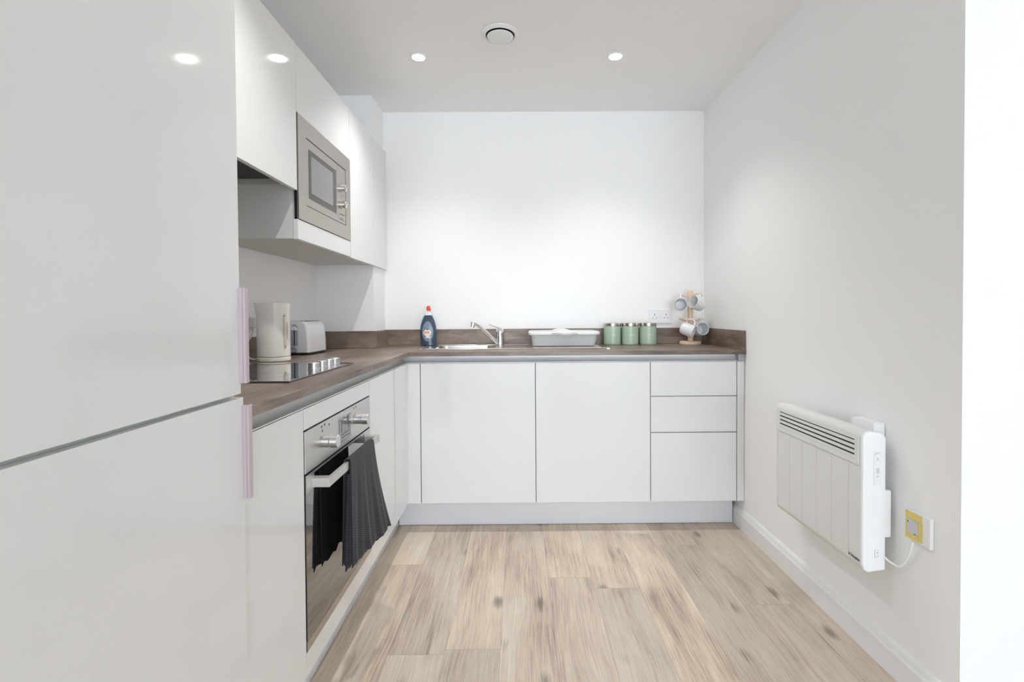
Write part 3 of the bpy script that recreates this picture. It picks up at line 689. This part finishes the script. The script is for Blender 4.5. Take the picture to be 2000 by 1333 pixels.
# ================================================================== WASHING-UP TUB
t = thing('storage_tub', 'pale grey plastic tub with handled rim standing on the draining board', 'tub', (.258, 3.0, ZW + .007))
zb_ = ZW + .0066; rings = []
b = bm_new()
def rrect(bm, cx_, cy_, hx, hy, r, z, n=5):
    out = []
    for (sx, sy, a0) in ((1, 1, 0), (-1, 1, 90), (-1, -1, 180), (1, -1, 270)):
        for k in range(n + 1):
            a = math.radians(a0 + 90 * k / n); out.append(bm.verts.new((cx_ + sx * (hx - r) + r * math.cos(a), cy_ + sy * (hy - r) + r * math.sin(a), z)))
    return out
def skin(bm, rr, close0=False, close1=False):
    for A, B in zip(rr, rr[1:]):
        for k in range(len(A)): bm.faces.new((A[k], A[(k + 1) % len(A)], B[(k + 1) % len(B)], B[k]))
    if close0: bm.faces.new(rr[0][::-1])
    if close1: bm.faces.new(rr[-1])
tcx, tcy = .2585, 3.01
skin(b, [rrect(b, tcx, tcy, .172, .105, .03, zb_), rrect(b, tcx, tcy, .178, .112, .03, zb_ + .004), rrect(b, tcx, tcy, .190, .128, .03, zb_ + .074),
         rrect(b, tcx, tcy, .187, .125, .03, zb_ + .074), rrect(b, tcx, tcy, .174, .108, .03, zb_ + .006)], True, True)
obj('body', b, M['tub'], t)
b = bm_new()
skin(b, [rrect(b, tcx, tcy, .188, .126, .03, zb_ + .0745), rrect(b, tcx, tcy, .199, .137, .034, zb_ + .066), rrect(b, tcx, tcy, .204, .142, .036, zb_ + .070), rrect(b, tcx, tcy, .2025, .1405, .036, zb_ + .080), rrect(b, tcx, tcy, .195, .133, .034, zb_ + .086), rrect(b, tcx, tcy, .187, .125, .03, zb_ + .083), rrect(b, tcx, tcy, .186, .124, .03, zb_ + .0745)])
rimo = obj('rim', b, M['tubrim'], t, 'lighter rolled rim')
for s in (-1, 1):
    b = bm_new(); yh = tcy + s * .143
    pth = smooth_path([(tcx - .075, yh, zb_ + .077), (tcx - .045, yh + s * .007, zb_ + .079), (tcx, yh + s * .012, zb_ + .078 + (.004 if s > 0 else -.003)), (tcx + .045, yh + s * .007, zb_ + .079), (tcx + .075, yh, zb_ + .077)], 6)
    n = len(pth); tube(b, pth, [.0045 + .0095 * math.sin(PI * i / (n - 1)) ** 1.5 for i in range(n)], 12, flat=1.0); obj('handle', b, M['tubrim'], rimo)

# ================================================================== CANISTERS
def canister(x, y, word, label):
    t = thing('canister', label, 'canister', (x, y, ZW + .0006), group='sage green canisters'); z = ZW + .0006; r = .0515
    b = bm_new(); prof = [(0, z), (r - .004, z), (r - .001, z + .003), (r, z + .008), (r, z + .020), (r - .0006, z + .021), (r, z + .022), (r, z + .026), (r - .0006, z + .027), (r, z + .028), (r, z + .114), (0, z + .114)]
    lathe(b, prof, x, y, 56); obj('body', b, M['sage'], t)
    b = bm_new(); lathe(b, [(r + .0008, z + .1145), (r + .0012, z + .116), (r + .0012, z + .131), (r - .001, z + .1335), (0, z + .1335)], x, y, 56); obj('lid', b, M['lid'], t, 'polished steel lid')
    b = text_mesh(word, .0125, .0003)
    for v in b.verts:
        a = v.co.x / r; rr = r + .0004 + v.co.z; v.co = Vector((x + rr * math.sin(a), y - rr * math.cos(a), z + .062 + v.co.y))
    obj('lettering', b, M['sagetext'], t, 'embossed word on the front, paler for its painted highlight', smooth=False)
cy_ = 3.125
canister(.573, cy_, 'TEA', 'sage green canister with steel lid, leftmost of three, next to the grey tub')
canister(.6825, cy_, 'COFFEE', 'sage green canister with steel lid, middle of the row of three')
canister(.793, cy_, 'SUGAR', 'sage green canister with steel lid, rightmost of the three, below the double socket')

# ================================================================== SOCKETS
def socket_face(parent, P, single_switch=False):
    """P(u,v,d): u along, v up, d out of the wall"""
    def q(bm, u0, u1, v0, v1, d0, d1):
        c = [P(u, v, d) for u in (u0, u1) for v in (v0, v1) for d in (d0, d1)]
        xs, ys, zs = zip(*c); bx(bm, min(xs), max(xs), min(ys), max(ys), min(zs), max(zs))
    for uc in (-.036, .036):
        b = bm_new()
        q(b, uc - .002, uc + .002, .006, .016, .0092, .0098)
        for s in (-1, 1): q(b, uc + s * .011 - .0033, uc + s * .011 + .0033, -.012, -.0085, .0092, .0098)
        obj('pin_holes', b, M['print'], parent, 'dark pin holes', smooth=False)
    for uc in (-.062, .062):
        b = bm_new(); q(b, uc - .0055, uc + .0055, -.004, .014, .0092, .0125); s = obj('switch', b, M['white'], parent, smooth=False)
    b = bm_new()
    for uc in (-.006, -.002, .002, .006): q(b, uc - .0013, uc + .0013, .001, .004, .0092, .0095)
    obj('printed_marks', b, M['greyplate'], parent, smooth=False)
t = thing('double_socket', 'white double plug socket on the back wall above the right canister', 'socket', (.893, YB, 1.077))
b = bm_new(); bx(b, .820, .966, YB - .0092, YB - .0005, 1.077, 1.163, .002); obj('faceplate', b, M['white'], t)
socket_face(t, lambda u, v, d: (.893 + u, YB - d, 1.120 + v))
t = thing('double_socket', 'white double plug socket on the left wall, half hidden by the kettle', 'socket', (XL, 2.245, 1.077))
b = bm_new(); bx(b, XL + .0005, XL + .0092, 2.172, 2.318, 1.077, 1.163, .002); obj('faceplate', b, M['white'], t)
socket_face(t, lambda u, v, d: (XL + d, 2.245 + u, 1.120 + v))

# ================================================================== MUG TREE AND MUGS
mx, my = 1.046, 3.098; zb2 = ZW + .0006
t = thing('mug_tree', 'pale beech mug tree with round base in the right back corner', 'mug tree', (mx, my, zb2))
b = bm_new(); lathe(b, [(0, zb2), (.060, zb2), (.0635, zb2 + .003), (.0635, zb2 + .017), (.061, zb2 + .020), (0, zb2 + .020)], mx, my, 48); obj('base', b, M['beech'], t)
b = bm_new(); lathe(b, [(0, zb2 + .0203), (.0150, zb2 + .0203), (.0150, zb2 + .325), (.012, zb2 + .329), (0, zb2 + .329)], mx, my, 24, power=3); obj('post', b, M['beech'], t)
PEG = [((-.97, -.24), 1.243), ((.30, -.95), 1.246), ((-.62, -.78), 1.094), ((.97, -.20), 1.093), ((.72, .69), 1.246), ((-.75, .66), 1.096)]
for (dx, dy), z in PEG:
    b = bm_new(); L = .068 if dy < 0 else .060
    tube(b, [(mx + dx * .014, my + dy * .014, z - .004), (mx + dx * .058, my + dy * .058, z + .006), (mx + dx * (L + .006), my + dy * (L + .006), z + .009)], [.0062, .0062, .0072], 12); obj('peg', b, M['beech'], t)
def mug(loc, axis, upv, label):
    """axis = direction of the opening, upv = side of the handle"""
    t = thing('mug', label, 'mug', loc, group='white mugs on the mug tree')
    a = Vector(axis).normalized(); u = (Vector(upv) - a * Vector(upv).dot(a)).normalized(); s = a.cross(u)
    RM = Matrix((u, s, a)).transposed().to_4x4()
    h = .078; r = .0385
    b = bm_new(); lathe(b, [(0, -h / 2 + .002), (.024, -h / 2 + .002), (.025, -h / 2), (.029, -h / 2), (.0345, -h / 2 + .006), (.0372, -h / 2 + .02), (r, h / 2 - .01), (r + .0004, h / 2 - .001), (r - .001, h / 2), (r - .0025, h / 2 - .001)], 0, 0, 44)
    b.transform(RM); body = obj('body', b, M['mug'], t, local=True)
    b = bm_new(); lathe(b, [(r - .0026, h / 2 - .0012), (r - .004, h / 2 - .02), (.033, -h / 2 + .016), (.028, -h / 2 + .007), (0, -h / 2 + .005)], 0, 0, 44)
    b.transform(RM); obj('interior', b, M['mugin'], t, 'pale grey glazed inside', local=True)
    b = bm_new(); P = smooth_path([(r - .003, 0, .022), (r + .012, 0, .025), (r + .0265, 0, .012), (r + .027, 0, -.008), (r + .015, 0, -.022), (r - .003, 0, -.020)], 6)
    tube(b, P, .0042, 10); b.transform(RM); obj('handle', b, M['mug'], t, local=True)
def peg_pt(i, f=.062):
    (dx, dy), z = PEG[i]; return Vector((mx + dx * f, my + dy * f, z - .0))
drop = .0545
p = peg_pt(0); mug((p.x - .004, p.y, p.z - drop), (-.28, -.95, .06), (0, 0, 1), 'white mug hanging at the upper left of the mug tree, grey inside facing out')
p = peg_pt(1, .058); mug((p.x + .006, p.y, p.z - drop + .003), (-.80, -.42, .30), (.2, 0, 1), 'white mug on the upper right peg, tipped with its rim towards the left')
p = peg_pt(2); mug((p.x + .006, p.y, p.z - drop), (.76, -.50, -.34), (.3, 0, 1), 'white mug on the lower left peg, its side towards the room')
p = peg_pt(3); mug((p.x - .004, p.y, p.z - drop), (.05, -.97, .16), (0, 0, 1), 'white mug hanging at the lower right of the mug tree, open end to the front')

# ================================================================== KETTLE
kx, ky, kz = -1.045, 2.165, ZW + .0006
t = thing('kettle', 'tall cream plastic jug kettle standing behind the hob', 'kettle', (kx, ky, kz))
b = bm_new(); lathe(b, [(0, kz), (.064, kz), (.0665, kz + .002), (.0675, kz + .006), (.0675, kz + .015), (.0655, kz + .0175), (0, kz + .0175)], kx, ky, 48, 1, .93); obj('power_base', b, M['cream'], t)
b = bm_new(); lathe(b, [(0, kz + .0195), (.064, kz + .0195), (.0665, kz + .023), (.0665, kz + .06), (.0655, kz + .12), (.0655, kz + .19), (.0670, kz + .236), (.0675, kz + .246), (.0655, kz + .247), (.063, kz + .236), (0, kz + .236)], kx, ky, 48, 1, .93)
for v in b.verts:       # pour spout pulled out of the rim, towards the left front
    hh = (v.co.z - kz - .18) / .067
    if hh > 0:
        d = Vector((v.co.x - kx, v.co.y - ky, 0)); 
        if d.length > .03:
            k = max(0, d.normalized().dot(Vector((-.83, -.55, 0)).normalized())) ** 14 * min(1, hh) ** 1.5
            v.co += Vector((-.83, -.55, .10)) * .008 * k
obj('jug', b, M['cream'], t)
b = bm_new(); lathe(b, [(0, kz + .2365), (.062, kz + .2365), (.060, kz + .243), (.03, kz + .248), (0, kz + .249)], kx, ky, 40, 1, .93); bx(b, kx - .012, kx + .012, ky + .030, ky + .052, kz + .243, kz + .252, .002); obj('lid', b, M['cream'], t)
def khandle(off, r, z0, z1, flat):
    a = math.radians(-24); P = []
    for k in range(13):
        f = k / 12; z = z0 + (z1 - z0) * f; bulge = math.sin(PI * f) ** .5
        P.append((kx + math.cos(a) * (.0615 + off * bulge), ky + math.sin(a) * (.0575 + off * bulge), z))
    bb = bm_new(); tube(bb, P, r, 12, flat=flat); return bb
obj('handle', khandle(.010, .0085, kz + .058, kz + .200, 1), M['cream'], t)
obj('handle_strip', khandle(.0165, .0042, kz + .068, kz + .190, 1), M['tan'], t, 'narrow tan strip on the handle')
b = bm_new(); cp_ = smooth_path([(kx - .066, ky - .02, kz + .008), (kx - .085, ky - .05, kz + .018), (-1.128, ky - .09, kz + .035), (-1.150, ky - .13, kz + .010), (-1.140, ky - .06, kz + .06), (-1.146, 2.205, 1.065), (-1.150, 2.209, 1.105)], 8)
cp_ = smooth_path([(kx - .068, ky - .012, kz + .008), (kx - .082, ky - .030, kz + .012), (-1.135, ky - .045, kz + .035), (-1.150, 2.150, kz + .075), (-1.152, 2.195, kz + .11), (-1.153, 2.209, kz + .150)], 8)
tube(b, cp_, .0032, 10); obj('cable', b, M['white'], t)
b = bm_new(); bx(b, -1.1675, -1.142, 2.190, 2.232, 1.088, 1.132, .005); obj('plug', b, M['white'], t)

# ================================================================== TOASTER (local coordinates, long side along +y)
tz = ZW + .0006
t = thing('toaster', 'white two-slice toaster on the worktop between the kettle and the corner', 'toaster', (-1.088, 2.587, tz), rotz=math.radians(-1.5))
LOC[t.name] = Vector((0, 0, 0))
hw, hl, th_ = .068, .112, .166
b = bm_new(); out = []
prof2 = [(-hw, .012), (-hw * .985, .06), (-hw * .93, .115), (-hw * .86, .145), (-hw * .70, .160), (-hw * .5, .165)]
outl = prof2 + [(-x, z) for x, z in prof2[::-1]]
rings = []
for yv, sc_, dz in ((-hl, .82, -.005), (-hl + .002, .90, -.003), (-hl + .008, .96, -.001), (-hl + .020, .99, 0), (-hl + .04, 1, 0), (hl - .04, 1, 0), (hl - .015, .98, 0), (hl - .005, .92, -.002), (hl, .85, -.005)):
    rings.append([b.verts.new((x * sc_, yv, (z if z < .02 else z + dz))) for x, z in outl])
skin(b, rings, True, True); obj('shell', b, M['toaster'], t, local=True, autos=50)
b = bm_new(); bx(b, -hw + .006, hw - .006, -hl + .006, hl - .006, .005, .0115)
for sx in (-1, 1):
    for sy in (-1, 1): lathe(b, [(0, 0), (.007, 0), (.008, .005), (0, .005)], sx * (hw - .018), sy * (hl - .02), 14)
obj('base', b, M['darkgrey'], t, 'dark base with small feet', local=True)
b = bm_new(); yf = -hl - .0006
for xc in (-.024, .024): bx(b, xc - .014, xc + .014, -hl + .035, hl - .035, th_ - .004, th_ - .0005)
obj('bread_slots', b, M['void'], t, local=True)
lx = -.002
b = bm_new(); prism(b, [(lx - .0165, .045), (lx + .0165, .045), (lx + .0165, .135)] + [(lx + .0165 * math.cos(a), .135 + .0165 * math.sin(a)) for a in [PI * k / 8 for k in range(1, 8)]] + [(lx - .0165, .135)], 'y', yf - .0014, yf); pn = obj('lever_panel', b, M['shadeblue'], t, 'rounded lever panel, bluish shade put into its colour', local=True)
b = bm_new(); bx(b, lx - .0025, lx + .0025, yf - .0020, yf - .0015, .048, .122); obj('lever_slot', b, M['void'], t, local=True)
b = bm_new(); prism(b, [(lx - .017, .121), (lx + .017, .121)] + [(lx + .017 * math.cos(a), .121 + .019 * math.sin(a)) for a in [PI * k / 8 for k in range(1, 8)]], 'y', yf - .020, yf - .0022, .002); obj('lever', b, M['toaster'], t, local=True)
b = bm_new(); lathe(b, [(0, 0), (.0155, 0), (.0145, .011), (.013, .013), (0, .0135)], 0, 0, 30); bx(b, -.002, .002, 0, .0125, .0136, .0148)
b.transform(Matrix.Translation((lx, yf - .0016, .028)) @ Matrix.Rotation(PI / 2, 4, 'X')); obj('browning_dial', b, M['shadeblue'], t, local=True)

# ================================================================== PANEL HEATER
hy0_, hy1_, hz0, hz1, hxf, hxb = 1.573, 2.112, .325, .766, 1.070, 1.143
t = thing('panel_heater', 'white electric panel heater with louvred top mounted on the right wall', 'heater', (1.12, 1.84, hz0))
b = bm_new()
pr = [(hxb, hz0 + .006), (hxb, hz1 - .012)]
pr = [(hxb, hz0 + .004), (hxb - .03, hz0), (hxf + .020, hz0 - .004), (hxf + .006, hz0 + .004), (hxf + .001, hz0 + .022), (hxf, hz0 + .06), (hxf, hz1 - .026), (hxf + .004, hz1 - .012), (hxf + .014, hz1 - .002), (hxf + .028, hz1), (hxb - .012, hz1 - .006), (hxb, hz1 - .018)]
prism(b, pr, 'y', hy0_ + .010, hy1_ - .010, 0)
body = obj('casing', b, M['heater'], t, autos=50)
for nm, a0, a1, s in (('end_cap', hy0_, hy0_ + .0098, 1), ('end_cap', hy1_ - .0098, hy1_, -1)):
    b = bm_new(); cxm, czm = 1.11, .545
    def shr(p, k): return (cxm + (p[0] - cxm) * k, czm + (p[1] - czm) * (1 - (1 - k) * .25))
    seq = [(a1 if s > 0 else a0, 1.004), ((a0 + .004) if s > 0 else (a1 - .004), 1.0), ((a0 + .001) if s > 0 else (a1 - .001), .95), (a0 if s > 0 else a1, .86)]
    rr = []
    for yv, k in seq: rr.append([b.verts.new((shr(p, k)[0], yv, shr(p, k)[1])) for p in pr])
    skin(b, rr, True, True); obj(nm, b, M['heaterside'], t, autos=60)
b = bm_new(); lz0, lz1, ly0, ly1 = .657, .746, hy0_ + .018, hy1_ - .020
for q in ((ly0, ly1, lz0, .6725), (ly0, ly1, .7345, lz1), (ly0, ly0 + .018, .6725, .7345), (ly1 - .018, ly1, .6725, .7345)): bx(b, hxf - .0032, hxf - .0004, *q)
gr = obj('louvre_grille', b, M['heater'], t, 'louvred outlet grille', smooth=False)
b = bm_new(); bx(b, hxf - .0010, hxf - .0006, ly0 + .018, ly1 - .018, .6725, .7345); obj('grille_gap', b, M['void'], gr, 'dark gaps between the louvres', smooth=False)
for k in range(4):
    z = .6745 + k * .0158; b = bm_new(); bx(b, hxf - .0026, hxf - .0012, ly0 + .0181, ly1 - .0181, z - .0018, z + .0088, .0005); obj('louvre', b, M['heater'], gr, smooth=False)
b = bm_new(); 
for k in range(6):
    y = 1.641 + .0905 * k; bx(b, hxf - .0007, hxf - .0002, y - .0014, y + .0014, hz0 + .030, .648)
bx(b, hxf - .0007, hxf - .0002, hy0_ + .014, hy1_ - .014, .6515, .6530)
obj('panel_seams', b, M['tubrim'], t, 'fine upright lines pressed into the front', smooth=False)
b = text_mesh('Dimplex', .0125, .0002, True)
b.transform(Matrix.Translation((hxf - .0006, 1.607, .3545)) @ Matrix(((0, 0, -1, 0), (-1, 0, 0, 0), (0, 1, 0, 0), (0, 0, 0, 1))))
bx(b, hxf - .0009, hxf - .0003, 1.634, 1.639, .350, .358)
obj('brand_lettering', b, M['print'], t, 'small dark brand lettering', smooth=False)
# rating label, switch and dial on the near end
b = bm_new(); bx(b, 1.104, 1.128, hy0_ - .0006, hy0_ - .0001, .598, .704); rl = obj('rating_label', b, M['white'], t, smooth=False)
b = bm_new(); yl = hy0_ - .0009; bx(b, 1.1035, 1.1043, yl, hy0_ - .0006, .595, .705)
for (x0, x1, z0, z1) in ((1.108, 1.122, .697, .7), (1.107, 1.110, .692, .696), (1.113, 1.119, .676, .684), (1.112, 1.121, .634, .652), (1.113, 1.119, .622, .628), (1.106, 1.109, .634, .636)): bx(b, x0, x1, yl, hy0_ - .0006, z0, z1)
obj('rating_print', b, M['greyplate'], rl, smooth=False)
b = bm_new(); bx(b, 1.108, 1.120, hy0_ - .004, hy0_ - .0002, .368, .396, .0015); obj('switch', b, M['heaterside'], t)
b = bm_new(); bx(b, 1.111, 1.117, hy0_ - .0046, hy0_ - .0041, .385, .389); bx(b, 1.111, 1.117, hy0_ - .0046, hy0_ - .0041, .374, .378); obj('switch_marks', b, M['greyplate'], t, smooth=False)
b = bm_new(); bx(b, 1.118, 1.160, hy0_ - .002, hy0_ + .06, .432, .582, .006); obj('thermostat_housing', b, M['heaterside'], t)
b = bm_new(); bx(b, hxb - .008, XR - .0015, hy0_ + .045, hy0_ + .155, .70, .783, .003); obj('mounting_bracket', b, M['heaterside'], t)
for q in ((hy0_ + .08, hy0_ + .12, .38, .699), (hy1_ - .12, hy1_ - .08, .38, .74)):
    b = bm_new(); bx(b, hxb + .0005, XR - .0015, *q); obj('mounting_bracket', b, M['heaterside'], t)
# fused spur with yellow tape
t = thing('fused_spur', 'white fused wall outlet part covered with yellow tape, below right of the heater', 'wall outlet', (XR, 1.469, .461))
b = bm_new(); bx(b, XR - .0125, XR - .0005, 1.424, 1.514, .461, .549, .0025); obj('faceplate', b, M['white'], t)
b = bm_new()
for q in ((1.452, 1.514, .524, .545), (1.450, 1.466, .468, .5239), (1.4665, 1.514, .464, .480), (1.506, 1.514, .4801, .5239)): bx(b, XR - .0140, XR - .0127, *q)
obj('yellow_tape', b, M['tape'], t, 'strips of yellow tape', smooth=False)
b = bm_new(); bx(b, XR - .0155, XR - .0127, 1.4665, 1.5055, .4805, .5235, .001); obj('fuse_carrier', b, M['greyplate'], t)
for q in ((1.500, 1.504, .512, .517), (1.470, 1.480, .4835, .4855)): b = bm_new(); bx(b, XR - .0160, XR - .0156, *q); obj('fuse_mark', b, M['print'], t, smooth=False)
b = bm_new(); tube(b, smooth_path([(1.138, hy0_ + .002, .372), (1.146, 1.562, .363), (1.156, 1.545, .358), (1.160, 1.525, .372), (1.161, 1.502, .41), (1.160, 1.489, .448), (1.160, 1.487, .459)], 8), .0034, 10)
single('power_cable', b, M['white'], 'short white cable looping from the heater to the taped outlet', 'cable')
